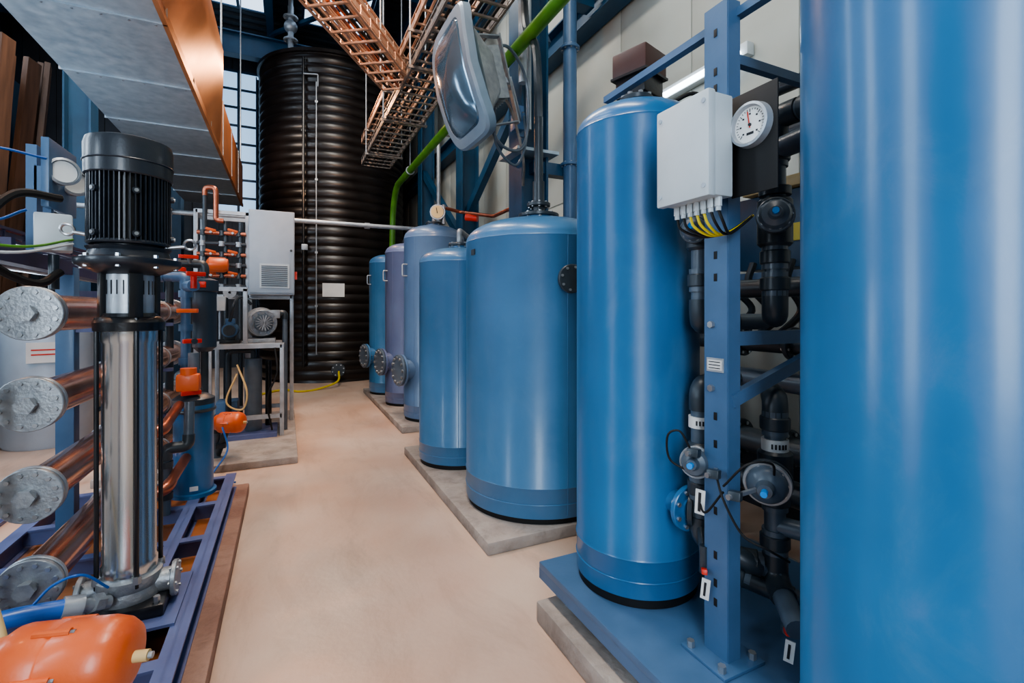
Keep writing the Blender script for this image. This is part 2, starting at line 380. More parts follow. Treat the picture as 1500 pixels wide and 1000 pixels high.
# gauge panel
b = B('pressure_gauge_panel'); b.bb(1.33, 1.336, .955, 1.12, 1.87, 2.2, rubber, .0025)
b.bb(1.336, 1.397, 1.09, 1.195, 2.0, 2.04, frameblue)
b.lathe((1.33, 1.04, 2.085), [(0, .005), (.056, .005), (.056, .02), (.060, .026), (.068, .024), (.071, .0), (.065, -.005)], steelr, (-1, 0, 0))
b.cyl((1.33, 1.04, 2.085), (1.318, 1.04, 2.085), .058, dial, n=32)
for i in range(25):
    a = math.radians(-45+270*i/24); q = V((0, math.cos(a), math.sin(a))); L = .010 if i % 4 == 0 else .005
    b.beam(V((1.3172, 1.04, 2.085))+q*.050, V((1.3172, 1.04, 2.085))+q*(.050-L), .0015, .0015, ink)
for i in range(7):
    a = math.radians(-45+45*i); q = V((0, math.cos(a), math.sin(a))); b.box(V((1.3172, 1.04, 2.085))+q*.034, (.001, .006, .005), ink)
b.beam((1.316, 1.04, 2.075), (1.316, 1.048, 2.128), .002, .003, red); b.cyl((1.314, 1.04, 2.085), (1.318, 1.04, 2.085), .005, ink)
b.box((1.3175, 1.04, 2.058), (.001, .025, .008), ink)
b.done()

# PVC manifold between the tanks
b = B('pvc_valve_manifold')
def union(c, ax, r, L=.05, m=pvcd):
    ax = V(ax).normalized(); c = V(c); b.cyl(c-ax*L/2, c+ax*L/2, r*1.4, m, n=12, ch=.004); b.cyl(c-ax*L*.9, c+ax*L*.9, r*1.2, pvc, n=20)
def dvalve(c, ax, R, m=castst):   # diaphragm valve bonnet sticking out along ax
    ax = V(ax).normalized(); c = V(c)
    b.flange(c-ax*.012, ax, R*1.02, .016, pvcd, 10, bolt, .006); b.flange(c+ax*.008, ax, R, .016, m, 10, bolt, .006)
    b.lathe(c, [(R*.86, .016), (R*.82, .03), (R*.70, .045), (R*.4, .055), (R*.3, .08), (0, .082)], pvc, ax, 30); b.cyl(c+ax*.075, c+ax*.105, .011, bluetip, n=10)
    b.cyl(c-ax*.02, c-ax*.11, R*.55, pvcd, n=16)
r = .037
A = (1.655, 1.2); Bp = (1.49, 1.40)
b.elbows([(1.60, .90, 2.02), (A[0], 1.0, 2.22), (A[0], A[1], 2.22), (A[0], A[1], 1.48), (1.95, 1.42, 1.48)], r, pvc, pvcd, .07)
b.cyl((1.58, .88, 2.1), (1.64, 1.0, 2.1), .055, pvcd); b.cyl((1.6, .92, 2.1), (1.655, 1.2, 2.1), .04, pvc)
for z in (2.08, 1.70, 1.60): union((*A, z), (0, 0, 1), r)
b.cyl((*A, 1.74), (*A, 1.92), .06, pvcd, n=20, ch=.01); dvalve((1.575, 1.14, 1.84), (-.8, -.6, 0), .062, pvc)
b.cyl((*A, 1.93), (*A, 1.96), .055, pvcd)
b.elbows([(Bp[0], Bp[1], 2.0), (Bp[0], Bp[1], 1.45), (1.75, 1.55, 1.45), (2.0, 1.5, 1.45)], r, pvc, pvcd, .07)
b.cyl((*Bp, 1.74), (*Bp, 1.87), .055, pvcd, n=20, ch=.01); dvalve((1.41, 1.355, 1.81), (-.8, -.6, 0), .052, pvc)
union((*Bp, 1.62), (0, 0, 1), r)
b.elbows([(1.95, 1.45, 1.17), (A[0], A[1], 1.17), (A[0], A[1], .5), (1.52, 1.02, .45)], r, pvc, pvcd, .07)
b.elbows([(1.8, 1.5, 1.2), (Bp[0], Bp[1], 1.2), (Bp[0], Bp[1], .70)], r, pvc, pvcd, .07)
for z in (1.08, .8, .64): union((*A, z), (0, 0, 1), r)
b.cyl((*A, .83), (*A, .98), .06, pvcd, n=20, ch=.01); dvalve((1.52, 1.13, .90), (-.85, -.5, -.1), .078)
b.cyl((*Bp, .86), (*Bp, .98), .052, pvcd, n=20, ch=.01); dvalve((1.40, 1.335, .93), (-.85, -.5, .1), .06)
union((*Bp, .80), (0, 0, 1), r); b.cyl((Bp[0], Bp[1]+.03, .70), (Bp[0]-.01, Bp[1]+.045, .70), .07, pvcd)
for p, z in ((A, 1.0), (Bp, 1.06)):
    b.cyl((*p, z-.022), (*p, z+.022), r*1.25, whitel, n=20)
    for k in range(5):
        a = math.radians(205+k*15); b.box((p[0]+r*1.26*math.cos(a), p[1]+r*1.26*math.sin(a), z), (.003, .006, .018), ink, (0, 0, a))
b.elbows([(Bp[0], Bp[1], .74), (Bp[0], Bp[1], .60), (1.56, 1.28, .56), (1.66, 1.2, .52)], .034, pvc, pvcd)
b.elbows([(1.52, 1.38, .50), (1.62, 1.2, .47), (1.74, 1.05, .44), (1.74, 1.02, .6)], .03, pvc, pvcd)
union((1.60, 1.26, .545), (.14, -.16, 0), .034, .05); union((1.57, 1.29, .49), (.1, -.18, -.03), .03, .05)
b.pipe([(1.9, 1.0, .7), (1.72, 1.05, .7), (1.655, 1.2, .7)], .034, pvc)
# drain valves, handles and tags
for (x, y, z) in ((1.40, 1.30, .60), (1.56, 1.09, .46)):
    b.cyl((x, y, z+.03), (x, y, z-.07), .016, pvcd); b.box((x-.02, y-.02, z-.05), (.06, .02, .018), red, (0, .3, .8), .004); b.box((x-.025, y-.03, z-.11), (.004, .03, .075), whitel, (0.1, 0, .5)); b.box((x-.028, y-.03, z-.11), (.002, .008, .05), ink, (0.1, 0, .5))
b.cyl((1.40, 1.30, .6), (1.49, 1.40, .66), .016, pvcd)
b.box((1.37, 1.29, .80), (.004, .035, .09), whitel, (0.05, 0, .4)); b.box((1.367, 1.29, .80), (.002, .01, .07), ink, (0.05, 0, .4))
for (x, y, z) in ((1.35, 1.21, .93), (1.35, 1.30, .98), (1.36, 1.13, .88)):
    b.box((x, y, z), (.05, .04, .03), pvcd, (0, .2, .5), .004); b.cyl((x-.035, y, z), (x-.01, y, z), .010, bolt, n=8)
b.beam((1.35, 1.21, .93), (1.395, 1.24, .93), .012, .012, bolt); b.beam((1.36, 1.13, .88), (1.45, 1.12, .89), .012, .012, bolt)
b.cable([(1.36, 1.33, .99), (1.33, 1.35, 1.05), (1.30, 1.38, 1.03), (1.31, 1.38, .94), (1.36, 1.33, .9)], .004, rubber)
b.cable([(1.35, 1.20, .93), (1.33, 1.15, .86), (1.36, 1.1, .76), (1.42, 1.05, .72), (1.52, 1.05, .66)], .004, rubber)
b.cable([(1.35, 1.17, .88), (1.35, 1.25, .78), (1.39, 1.32, .82)], .004, rubber); b.cable([(1.35, 1.17, .9), (1.38, 1.10, .99), (1.46, 1.07, .99), (1.5, 1.09, .93)], .004, rubber)
b.done()
b = B('background_pipework')
for i in range(7): b.cable([(2.5, 1.35+.12*i, 1.78), (2.46, 1.35+.12*i, 1.65), (2.5, 1.36+.1*i, 1.5), (2.4, 1.38+.12*i, 1.35)], .02, pvcd)
b.pipe([(2.35, .3, 1.33), (2.35, 2.5, 1.33), (2.35, 2.5, .0)], .055, pvcd); b.pipe([(2.3, .3, 1.62), (2.3, 2.3, 1.62), (2.3, 2.3, .1)], .05, pvcd)
b.pipe([(2.4, .3, 1.12), (2.4, 2.1, 1.12), (2.4, 2.1, 0)], .055, pvc); b.pipe([(2.45, .3, .75), (2.45, 2.6, .75), (2.45, 2.6, 0)], .07, pvcd); b.pipe([(2.5, .3, .5), (2.5, 2.7, .5)], .07, pvcd)
for y in (1.3, 1.6, 1.9): b.flange((2.35, y, 1.33), (0, 1, 0), .085, .03, pvcd, 8); b.flange((2.45, y+.1, .75), (0, 1, 0), .11, .03, pvcd, 8)
for x in (2.62,): b.bb(x, x+.06, 1.0, 1.08, 0, 1.7, frameblue); b.bb(x, x+.06, 2.3, 2.38, 0, 1.7, frameblue); b.beam((2.6, 1.0, 1.7), (2.6, 2.4, 1.7), .06, .06, frameblue)
b.pipe([(2.35, .5, 2.42), (2.35, 2.2, 2.42), (2.9, 2.25, 2.42), (2.9, 2.25, 3.0)], .045, pvcd); b.pipe([(2.3, .2, 2.62), (2.4, 2.1, 2.70), (3.28, 2.2, 2.70)], .035, pvcd)
b.pipe([(3.24, -1, 2.95), (3.24, 4.0, 2.95)], .035, cream)
b.done()
b = B('control_cabinet'); b.bb(2.62, 2.88, 1.55, 2.15, 1.75, 2.2, steelblue, .01); b.box((2.73, 1.85, 2.24), (.3, .5, .07), cream, bev=.02); b.box((2.612, 1.78, 1.95), (.006, .1, .1), yellow); b.bb(2.88, 3.28, 1.7, 2.0, 1.8, 2.1, frameblue)
b.done()
b = B('valve_actuator_box'); b.cyl((1.62, 1.92, 2.44), (1.62, 1.92, 2.58), .03, castst); b.box((1.62, 1.92, 2.62), (.17, .17, .10), black, (0, 0, .3), .008); b.box((1.62, 1.92, 2.735), (.195, .195, .12), brown, (0, 0, .3), .01); b.box((1.62, 1.92, 2.67), (.205, .205, .012), black, (0, 0, .3))
b.cable([(1.70, 1.88, 2.6), (1.77, 1.86, 2.56), (1.85, 1.76, 2.58), (1.95, 1.6, 2.4)], .01, rubber); b.done()
b = B('fluorescent_batten'); b.bb(3.2, 3.28, 2.55, 3.75, 3.48, 3.58, white, .01); b.cyl((3.17, 2.6, 3.5), (3.17, 3.7, 3.5), .025, tubem); b.done()

# gauge and pipes on far tanks
b = B('tank_head_pipework')
b.pipe([(1.80, 6.28, 2.70), (1.80, 6.28, 2.82), (1.80, 5.85, 2.82)], .03, castst); b.cyl((1.8, 5.85, 2.6), (1.8, 5.85, 2.84), .02, castst)
b.lathe((1.72, 5.85, 2.74), [(0, .0), (.075, .0), (.08, .03), (.095, .03), (.095, -.03), (0, -.03)], castst, (-.3, -.95, 0)); b.cyl((1.708, 5.82, 2.74), (1.705, 5.81, 2.74), .078, cream, n=28)
b.beam((1.703, 5.803, 2.72), (1.69, 5.803, 2.79), .004, .008, ink)
b.pipe([(1.80, 5.9, 2.82), (2.05, 5.9, 2.78), (2.3, 5.4, 2.66), (2.3, 4.9, 2.66)], .022, brass); b.cyl((2.08, 5.8, 2.7), (2.2, 5.7, 2.68), .045, red)
b.pipe([(1.51, 4.4, 2.15), (1.51, 4.4, 2.28), (1.75, 4.8, 2.28), (2.3, 4.9, 2.28), (2.3, 4.9, 2.66)], .025, castst)
b.done()
b = B('riser_pipes')
b.cyl((1.77, 3.27, 2.25), (1.77, 3.27, 2.5), .045, pvcd); b.flange((1.77, 3.27, 2.32), (0, 0, 1), .09, .03, pvcd, 8); b.cyl((1.77, 3.27, 2.4), (1.77, 3.27, 3.0), .035, pvcd)
b.cable([(1.77, 3.27, 2.9), (1.78, 3.3, 3.3), (1.86, 3.5, 3.7), (1.97, 3.9, 4.2), (1.97, 3.95, 5.5)], .035, pvcd)
b.cyl((1.97, 3.95, 3.6), (1.97, 3.95, 6.8), .04, steelr); b.cyl((2.06, 4.0, 3.2), (2.06, 4.0, 6.8), .025, steelr)
b.cyl((2.64, 4.2, .08), (2.64, 4.2, 7.6), .07, frameblue, n=24)
for z in (3, 4.2, 5.4): b.flange((2.64, 4.2, z), (0, 0, 1), .10, .03, frameblue, 8)
b.done()

# green pipe
b = B('green_overhead_pipe'); b.pipe([(1.83, -1.5, 3.8), (1.83, 8.9, 3.8), (1.83, 9.2, 3.4), (1.83, 9.3, 2.4), (1.83, 9.35, .0)], .055, green, .25)
for y in (2.2, 5.0, 7.8): b.tor((1.83, y, 3.8), (0, 1, 0), .06, .012, steelr); b.cyl((1.83, y, 3.86), (1.83, y, 7.4), .008, steelr, n=6)
b.done()

# cable trays
def tray(b, p0, p1, w, m, h=.1, rung=.14, cables=0, cm=None, side=True):
    p0 = V(p0); p1 = V(p1); d = (p1-p0); L = d.length; y = d.normalized(); x = y.cross(V((0, 0, 1))).normalized(); z = x.cross(y)
    for s in (-1, 1):
        if side:
            b.beam(p0+x*s*w/2+z*h*.5, p1+x*s*w/2+z*h*.5, .006, h*.45, m)
        for hz in (0, h): b.beam(p0+x*s*w/2+z*hz, p1+x*s*w/2+z*hz, .022, .016, m)
    k = int(L/rung)
    for i in range(k+1):
        q = p0+y*(i*L/k); b.beam(q-x*w/2, q+x*w/2, .022, .02, m)
        for s in (-1, 1): b.beam(q+x*s*w/2, q+x*s*w/2+z*h, .014, .014, m)
    for i in range(cables):
        t = (i+.5)/cables-.5; b.cable([p0+x*w*t*.9+z*.03, (p0+p1)/2+x*w*(t*.9+random.uniform(-.03, .03))+z*.03, p1+x*w*t*.9+z*.03], .016, cm[i % len(cm)] if cm else rubber, 6, 4)
b = B('cable_tray')
tray(b, (1.52, 1.0, 4.2), (1.52, 9.2, 4.2), .52, galvtray, .12, .2, 6, [rubber, pvcd, rubber]); tray(b, (1.52, 1.0, 4.6), (1.52, 9.2, 4.6), .52, traywarmlit, .12, .25, 4, [traywarmlit, rubber])
for y in (2, 3.6, 5.2, 6.8, 8.4):
    for x in (1.22, 1.82): b.cyl((x, y, 4.15), (x, y, 7.5), .01, steelr, n=6)
    b.beam((1.2, y, 4.17), (1.84, y, 4.17), .03, .03, galvtray); b.beam((1.2, y, 4.57), (1.84, y, 4.57), .03, .03, galvtray)
b.done()
b = B('cable_tray')
cc = [traywarmlit, rubber, brass]
tray(b, (1.25, 5.95, 4.25), (-.7, 3.05, 4.25), .42, traywarmlit, .12, .2, 5, cc); tray(b, (1.25, 6.35, 4.65), (-.7, 3.45, 4.65), .42, traywarmlit, .12, .22, 4, cc)
for t in (.15, .5, .85):
    p = V((1.25, 5.95, 4.2)).lerp(V((-.7, 3.05, 4.2)), t); b.cyl(p, (p.x, p.y, 7.5), .01, steelr, n=6)
b.done()

# floodlight
b = B('floodlight'); c = V((1.20, 3.55, 3.28)); n = V((-.96, -.02, -.25)).normalized(); xx = n.cross(V((0, 0, 1))).normalized(); zz = xx.cross(n).normalized()
R3 = M((xx, n, zz)).transposed()
def loft(levels, m, bow=0):
    vs = []; fs = []; K = 40
    for (w_, h_, d_) in levels:
        for k in range(K):
            a = 2*pi*k/K; ca, sa = math.cos(a), math.sin(a); e = .36
            x = w_/2*math.copysign(abs(ca)**e, ca); z = h_/2*math.copysign(abs(sa)**e, sa)
            vs.append(c+R3 @ V((x, d_-bow*(z/.45)**2, z)))
    for i in range(len(levels)-1):
        for k in range(K):
            j = (k+1) % K; fs.append([i*K+k, i*K+j, (i+1)*K+j, (i+1)*K+k])
    fs.append(list(range(K))); fs.append([(len(levels)-1)*K+k for k in range(K)]); b.add(vs, fs, m)
loft([(.25, .26, -.30), (.34, .36, -.27), (.44, .50, -.18), (.56, .72, -.07), (.64, .84, -.05), (.66, .86, -.04)], castst, .07)
loft([(.66, .86, -.045), (.72, .94, -.03), (.73, .95, .03), (.70, .92, .05), (.58, .78, .05), (.56, .76, .035)], lampgrey, .07)
loft([(.57, .77, .03), (.55, .75, .055), (.42, .58, .08), (.2, .3, .10), (.02, .03, .105)], glass, .07)
for i in range(9):
    p = c+R3 @ V((-.16+.04*i, -.27, 0)); b.box(p, (.006, .14, .40), castst, R=R3)
for s in (-1, 1):
    p = c+R3 @ V((0, -.14, s*.36)); q_ = c+R3 @ V((0, -.46, s*.34)); b.beam(p, q_, .05, .01, castst)
b.beam(c+R3 @ V((0, -.46, .36)), c+R3 @ V((0, -.46, -.36)), .05, .012, castst)
b.beam(c+R3 @ V((0, -.46, 0)), (2.07, 4.19, 3.3), .05, .05, steelr)
b.cable([c+R3 @ V((0, -.28, .2)), (1.7, 3.7, 3.75), (1.95, 3.85, 3.6), (2.0, 3.9, 3.2), (1.9, 3.85, 2.95), (1.65, 3.7, 2.9), (1.5, 3.65, 3.05)], .014, pvc)
b.cable([c+R3 @ V((0, -.28, -.2)), (1.6, 3.7, 2.9), (1.85, 3.85, 2.8), (1.98, 3.9, 3.05), (2.05, 4.1, 3.4)], .012, pvc)
b.cable([c+R3 @ V((0, -.28, .0)), (1.6, 3.75, 3.4), (1.8, 3.85, 3.3), (1.95, 3.9, 2.9), (2.05, 4.1, 2.7)], .012, galvtray)
b.box((2.0, 4.12, 3.3), (.1, .12, .16), frameblue, bev=.01)
b.done()

# ---------------------------------------------------------------- ventilation duct
b = B('ventilation_duct')
x0, x1, z0, z1 = -1.77, -.80, 3.6, 4.4; y0, y1 = -1.5, 11.0
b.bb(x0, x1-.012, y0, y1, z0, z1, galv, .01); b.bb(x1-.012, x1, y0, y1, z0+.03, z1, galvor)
y = y0
while y < y1:
    b.bb(x0-.01, x1+.008, y-.008, y+.008, z0-.012, z1+.01, galv)
    for k in range(6): b.cyl((x0+.1+k*.16, y+.05, z0-.006), (x0+.1+k*.16, y+.05, z0+.01), .008, bolt, n=6)
    y += 1.15
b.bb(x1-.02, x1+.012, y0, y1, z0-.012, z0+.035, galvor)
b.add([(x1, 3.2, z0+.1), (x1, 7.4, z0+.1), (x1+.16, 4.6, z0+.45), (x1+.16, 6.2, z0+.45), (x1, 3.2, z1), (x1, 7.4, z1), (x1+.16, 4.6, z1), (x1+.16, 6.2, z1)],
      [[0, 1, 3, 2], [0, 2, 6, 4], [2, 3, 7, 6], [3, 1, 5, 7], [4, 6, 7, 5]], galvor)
for y in (.5, 4, 7.5, 10.5):
    for x in (x0, x1): b.cyl((x, y, z1), (x, y, 8.0), .012, steelr, n=6)
b.done()
b = B('ventilation_duct'); b.bb(-3.4, -2.4, -1.5, 3.4, 3.4, 4.2, galv, .01)
for k in range(5): b.bb(-3.43, -2.37, -1.2+k, -1.17+k, 3.37, 4.23, galv)
for y in (0, 3): b.cyl((-2.9, y, 4.2), (-2.9, y, 8), .015, steelr, n=6)
b.done()

# ---------------------------------------------------------------- left pump skid
b = B('pump_skid_frame')
for x in (-.40, -.58, -1.42):
    b.bb(x-.035, x+.035, .35, 4.42, .19, .2, skidblue); b.bb(x-.035, x+.035, .35, 4.42, .08, .09, skidblue); b.bb(x-.006, x+.006, .35, 4.42, .08, .2, skidblue)
for i in range(8):
    y = .5+i*.55; b.bb(-1.42, -.4, y-.03, y+.03, .188, .199, skidblue); b.bb(-1.42, -.4, y-.005, y+.005, .1, .19, skidblue)
b.bb(-.80, -.42, 2.38, 2.82, .2, .212, skidblue)
b.done()
B('drip_tray').bb(-1.36, -.45, .4, 4.35, .082, .087, traym).done()

b = B('vertical_multistage_pump'); X, Y = -.62, 2.6
b.box((X, Y, .24), (.30, .30, .05), black, bev=.01)
for dx in (-.12, .12):
    for dy in (-.12, .12): b.cyl((X+dx, Y+dy, .26), (X+dx, Y+dy, .29), .013, bolt, n=6)
b.lathe((X, Y, 0), [(0, .25), (.115, .25), (.12, .28), (.11, .31), (.118, .33), (.118, .36), (.095, .37), (0, .37)], castst, n=48)
for s in (-1, 1):
    b.cyl((X, Y, .30), (X+s*.17, Y, .30), .05, castst); b.flange((X+s*.165, Y, .30), (1, 0, 0), .075, .02, castst, 6)
b.lathe((X, Y, 0), [(.097, .36), (.101, .38), (.101, .42), (.096, .43), (.096, 1.36), (.101, 1.37), (.101, 1.43), (.09, 1.44)], steel, n=64)
for i in range(4):
    a = pi/4+i*pi/2-.35; p = (X+.112*math.cos(a), Y+.112*math.sin(a)); b.cyl((*p, .33), (*p, 1.47), .009, black, n=10)
    b.cyl((*p, .35), (*p, .38), .017, bolt, n=6)
b.lathe((X, Y, 0), [(.09, 1.41), (.124, 1.415), (.127, 1.45), (.115, 1.47), (.105, 1.475), (.1, 1.49)], black, n=48)
b.cyl((X, Y, 1.46), (X, Y, 1.68), .045, castst, n=24); b.cyl((X, Y, 1.53), (X, Y, 1.61), .06, steelr, n=24)
for i in range(4):   # lantern posts and perforated guards
    a = pi/4+i*pi/2-.35; b.box((X+.095*math.cos(a), Y+.095*math.sin(a), 1.57), (.022, .05, .22), black, (0, 0, a), .004)
b.lathe((X, Y, 0), [(.088, 1.48), (.088, 1.66)], steelr, n=32)
for i in range(24):
    a = 2*pi*i/24; b.box((X+.089*math.cos(a), Y+.089*math.sin(a), 1.60), (.003, .004, .06), ink, (0, 0, a))
b.lathe((X, Y, 0), [(0, 1.655), (.10, 1.655), (.135, 1.67), (.18, 1.69), (.187, 1.70), (.187, 1.72), (.15, 1.73), (.14, 1.755), (.15, 1.77), (.10, 1.78), (0, 1.78)], motorblk, n=56)
for i in range(8):
    a = 2*pi*i/8; b.cyl((X+.165*math.cos(a), Y+.165*math.sin(a), 1.68), (X+.165*math.cos(a), Y+.165*math.sin(a), 1.735), .01, bolt, n=6)
b.lathe((X, Y, 0), [(.118, 1.76), (.118, 2.12)], motorblk, n=48)
for i in range(52):
    a = 2*pi*i/52; b.box((X+.130*math.cos(a), Y+.130*math.sin(a), 1.935), (.034, .0045, .29), motorblk, (0, 0, a))
b.tor((X, Y, 1.79), (0, 0, 1), .137, .010, motorblk)
for a in (-2.2, -1.2, .1, 2.2):
    for z in (1.82, 2.0): b.cyl((X+.12*math.cos(a), Y+.12*math.sin(a), z), (X+.158*math.cos(a), Y+.158*math.sin(a), z), .014, motorblk, n=10); b.cyl((X+.155*math.cos(a), Y+.155*math.sin(a), z), (X+.163*math.cos(a), Y+.163*math.sin(a), z), .008, bolt, n=8)
b.lathe((X, Y, 0), [(.150, 2.07), (.155, 2.075), (.157, 2.2), (.150, 2.225), (.125, 2.235), (0, 2.238)], motorblk, n=56)
b.tor((X, Y, 2.13), (0, 0, 1), .156, .004, motorblk, 56, 6)
b.box((X+.03, Y+.17, 1.92), (.17, .1, .17), motorblk, bev=.012)
b.tor((X+.22, Y-.0, 1.80), (0, 1, .3), .022, .006, bolt, 20); b.cyl((X+.13, Y, 1.78), (X+.2, Y, 1.79), .008, bolt)
b.tor((X-.21, Y, 1.84), (0, 1, .3), .022, .006, bolt, 20); b.cyl((X-.13, Y, 1.82), (X-.19, Y, 1.83), .008, bolt)
b.done()

b = B('flexible_blue_hose'); b.cable([(-1.35, 2.15, .30), (-1.15, 2.24, .37), (-.95, 2.32, .39), (-.75, 2.385, .36)], .034, bluehose, 16)
b.cyl((-.775, 2.378, .366), (-.72, 2.40, .35), .041, steelr); b.cyl((-.73, 2.395, .352), (-.66, 2.47, .31), .026, castst); b.cyl((-.70, 2.42, .34), (-.68, 2.45, .325), .036, castst, n=6); b.cable([(-.85, 2.36, .41), (-.8, 2.38, .46), (-.72, 2.40, .47), (-.66, 2.47, .37)], .005, bluehose)
b.done()
b = B('flexible_blue_hose'); b.cable([(-1.35, 1.95, .15), (-1.1, 2.0, .26), (-.95, 2.06, .30), (-.84, 2.13, .28)], .034, bluehose, 16); b.cyl((-.86, 2.12, .285), (-.79, 2.17, .26), .04, steelr); b.cyl((-.80, 2.165, .265), (-.70, 2.24, .22), .025, castst); b.done()
b = B('cream_flexible_hose'); b.cable([(-1.12, 2.35, .72), (-.98, 2.25, .62), (-.87, 2.13, .50), (-.80, 2.0, .36), (-.80, 1.8, .24)], .024, cream, 14); b.done()

def actuator(name, c, ax, r, L, stem_to=None, tip=True):
    b = B(name); ax = V(ax).normalized(); c = V(c)
    b.lathe(c-ax*L/2, [(0, 0), (r*.6, 0), (r*.72, .01*r/.1), (r*.78, L*.12), (r*.97, L*.2), (r, L*.24), (r, L*.46), (r*.96, L*.48), (r*.96, L*.50), (r*1.0, L*.52), (r, L*.80), (r*.93, L*.90), (r*.8, L*.96), (r*.5, L), (0, L)], orange, ax, 48)
    q = V((0, 0, 1)).rotation_difference(ax)
    for i in range(6):
        a = 2*pi*i/6; o = q @ V((math.cos(a)*r*.98, math.sin(a)*r*.98, 0)); b.cyl(c+o-ax*L*.12, c+o+ax*L*.12, r*.1, orange, n=10); b.cyl(c+o+ax*L*.12, c+o+ax*L*.15, r*.06, bolt, n=6)
    if tip: b.cyl(c+ax*L*.49, c+ax*L*.60, r*.14, cream, n=14); b.cyl(c+ax*L*.6, c+ax*L*.63, r*.08, steelr, n=10)
    if stem_to is not None:
        st = V(stem_to); b.cyl(c, st, r*.3, pvcd); b.box(st+(c-st)*.35, (r*.9, r*.9, r*.5), pvcd, bev=.01)
    b.done()
actuator('orange_valve_actuator', (-.59, 1.80, .48), (.93, -.25, 0), .115, .38, (-.70, 1.82, .2))

# ---------------------------------------------------------------- membrane rack
b = B('membrane_vessel_rack'); xv = -.92
for z in (.41, .77, 1.13, 1.49):
    b.cyl((xv, 2.55, z), (xv, 5.1, z), .08, steelwarmrefl, n=36)
    for y, s in ((2.55, -1), (5.1, 1)):
        b.flange((xv, y, z), (0, 1, 0), .108, .022, steelr, 12, bolt, .008); b.flange((xv, y+s*.03, z), (0, 1, 0), .108, .02, castst, 12, bolt, .009); b.cyl((xv, y, z), (xv, y+s*.07, z), .03, castst); b.cyl((xv, y+s*.06, z), (xv, y+s*.08, z), .035, castst, n=6)
    for y in (3.45, 4.6): b.tor((xv, y, z), (0, 1, 0), .083, .007, steelr); b.bb(xv-.22, xv+.10, y-.02, y+.02, z-.11, z-.085, skidblue)
for y in (3.45, 4.6):
    b.bb(xv-.22, xv-.14, y-.04, y+.04, .2, 1.74, frameblue, .004)
b.beam((xv-.18, 1.7, 1.76), (xv-.18, 5.3, 1.70), .07, .07, rackpurple); b.bb(xv-.22, xv-.14, 1.66, 1.74, .2, 1.76, rackpurple)
b.bb(xv-.6, xv+.1, 4.97, 5.03, 1.6, 1.66, rackpurple)
b.pipe([(-.985, 2.38, .2), (-.985, 2.38, 1.22)], .016, whitel); 
for z in (.3, .62, .82, 1.15): b.cyl((-.985, 2.38, z), (-.985, 2.38, z+.04), .026, pvcd)
for z in (.72, .98): b.cyl((-.985, 2.38, z), (-.985, 2.38, z+.02), .018, red)
b.bb(-1.14, -.98, 2.37, 2.39, 1.16, 1.18, pvcd); b.bb(-1.14, -1.1, 2.35, 2.41, 1.1, 1.74, rackpurple)
b.done()
b = B('cable_tray'); tray(b, (-1.45, 1.6, 1.86), (-1.45, 5.2, 1.86), .3, rackpurple, .06, .2, 6, [orange, red, rubber, steelr])
b.bb(-1.6, -1.15, 2.98, 3.02, 1.8, 1.84, rackpurple); b.bb(-1.6, -1.15, 4.58, 4.62, 1.8, 1.84, rackpurple)
b.cyl((-1.68, 1.0, 1.98), (-1.68, 7, 1.98), .03, steelr); b.cyl((-1.68, 1.0, 1.8), (-1.68, 7, 1.8), .03, steelr); b.bb(-1.72, -1.66, 5.3, 5.36, 0, 2.0, rackpurple); b.bb(-1.72, -1.66, 3.5, 3.56, 0, 2.0, rackpurple); b.done()
b = B('instrument_stand'); b.bb(-1.13, -1.09, 3.06, 3.12, 1.775, 2.3, frameblue)
b.bb(-1.02, -.99, 2.9, 3.22, 1.98, 2.3, frameblue, .004) ; b.bb(-1.1, -1.0, 3.06, 3.12, 2.05, 2.2, frameblue)
for y, z, rr in ((2.98, 2.16, .06), (3.12, 2.14, .06)):
    b.lathe((-.97, y, z), [(0, -.02), (rr, -.02), (rr+.005, .03), (rr-.006, .035), (rr-.008, .02), (0, .02)], steelr, (.55, -.83, 0)); q_ = V((.55, -.83, 0)); b.cyl(V((-.97, y, z))+q_*.02, V((-.97, y, z))+q_*.024, rr-.01, dial, n=24)
b.box((-.98, 2.92, 1.86), (.13, .13, .17), white, (0, 0, .3), .01); b.cyl((-.98, 2.92, 1.76), (-.98, 2.92, 1.60), .02, pvcd)
b.box((-1.02, 2.98, 2.0), (.03, .03, .2), frameblue)
b.cable([(-.95, 2.9, 2.02), (-1.05, 2.75, 2.0), (-1.12, 2.68, 1.85), (-1.1, 2.68, 1.7), (-1.0, 2.8, 1.62), (-.95, 2.9, 1.68)], .018, rubber)
b.cable([(-1.0, 2.9, 2.2), (-1.15, 2.8, 2.2), (-1.2, 2.75, 2.1), (-1.15, 2.8, 1.9), (-1.05, 2.85, 1.95)], .006, bluehose)
b.cable([(-.9, 2.88, 1.83), (-1.0, 2.6, 1.76), (-1.3, 2.4, 1.8)], .006, green); b.cable([(-.9, 2.88, 1.81), (-1.0, 2.55, 1.73), (-1.3, 2.4, 1.76)], .006, white)
b.done()

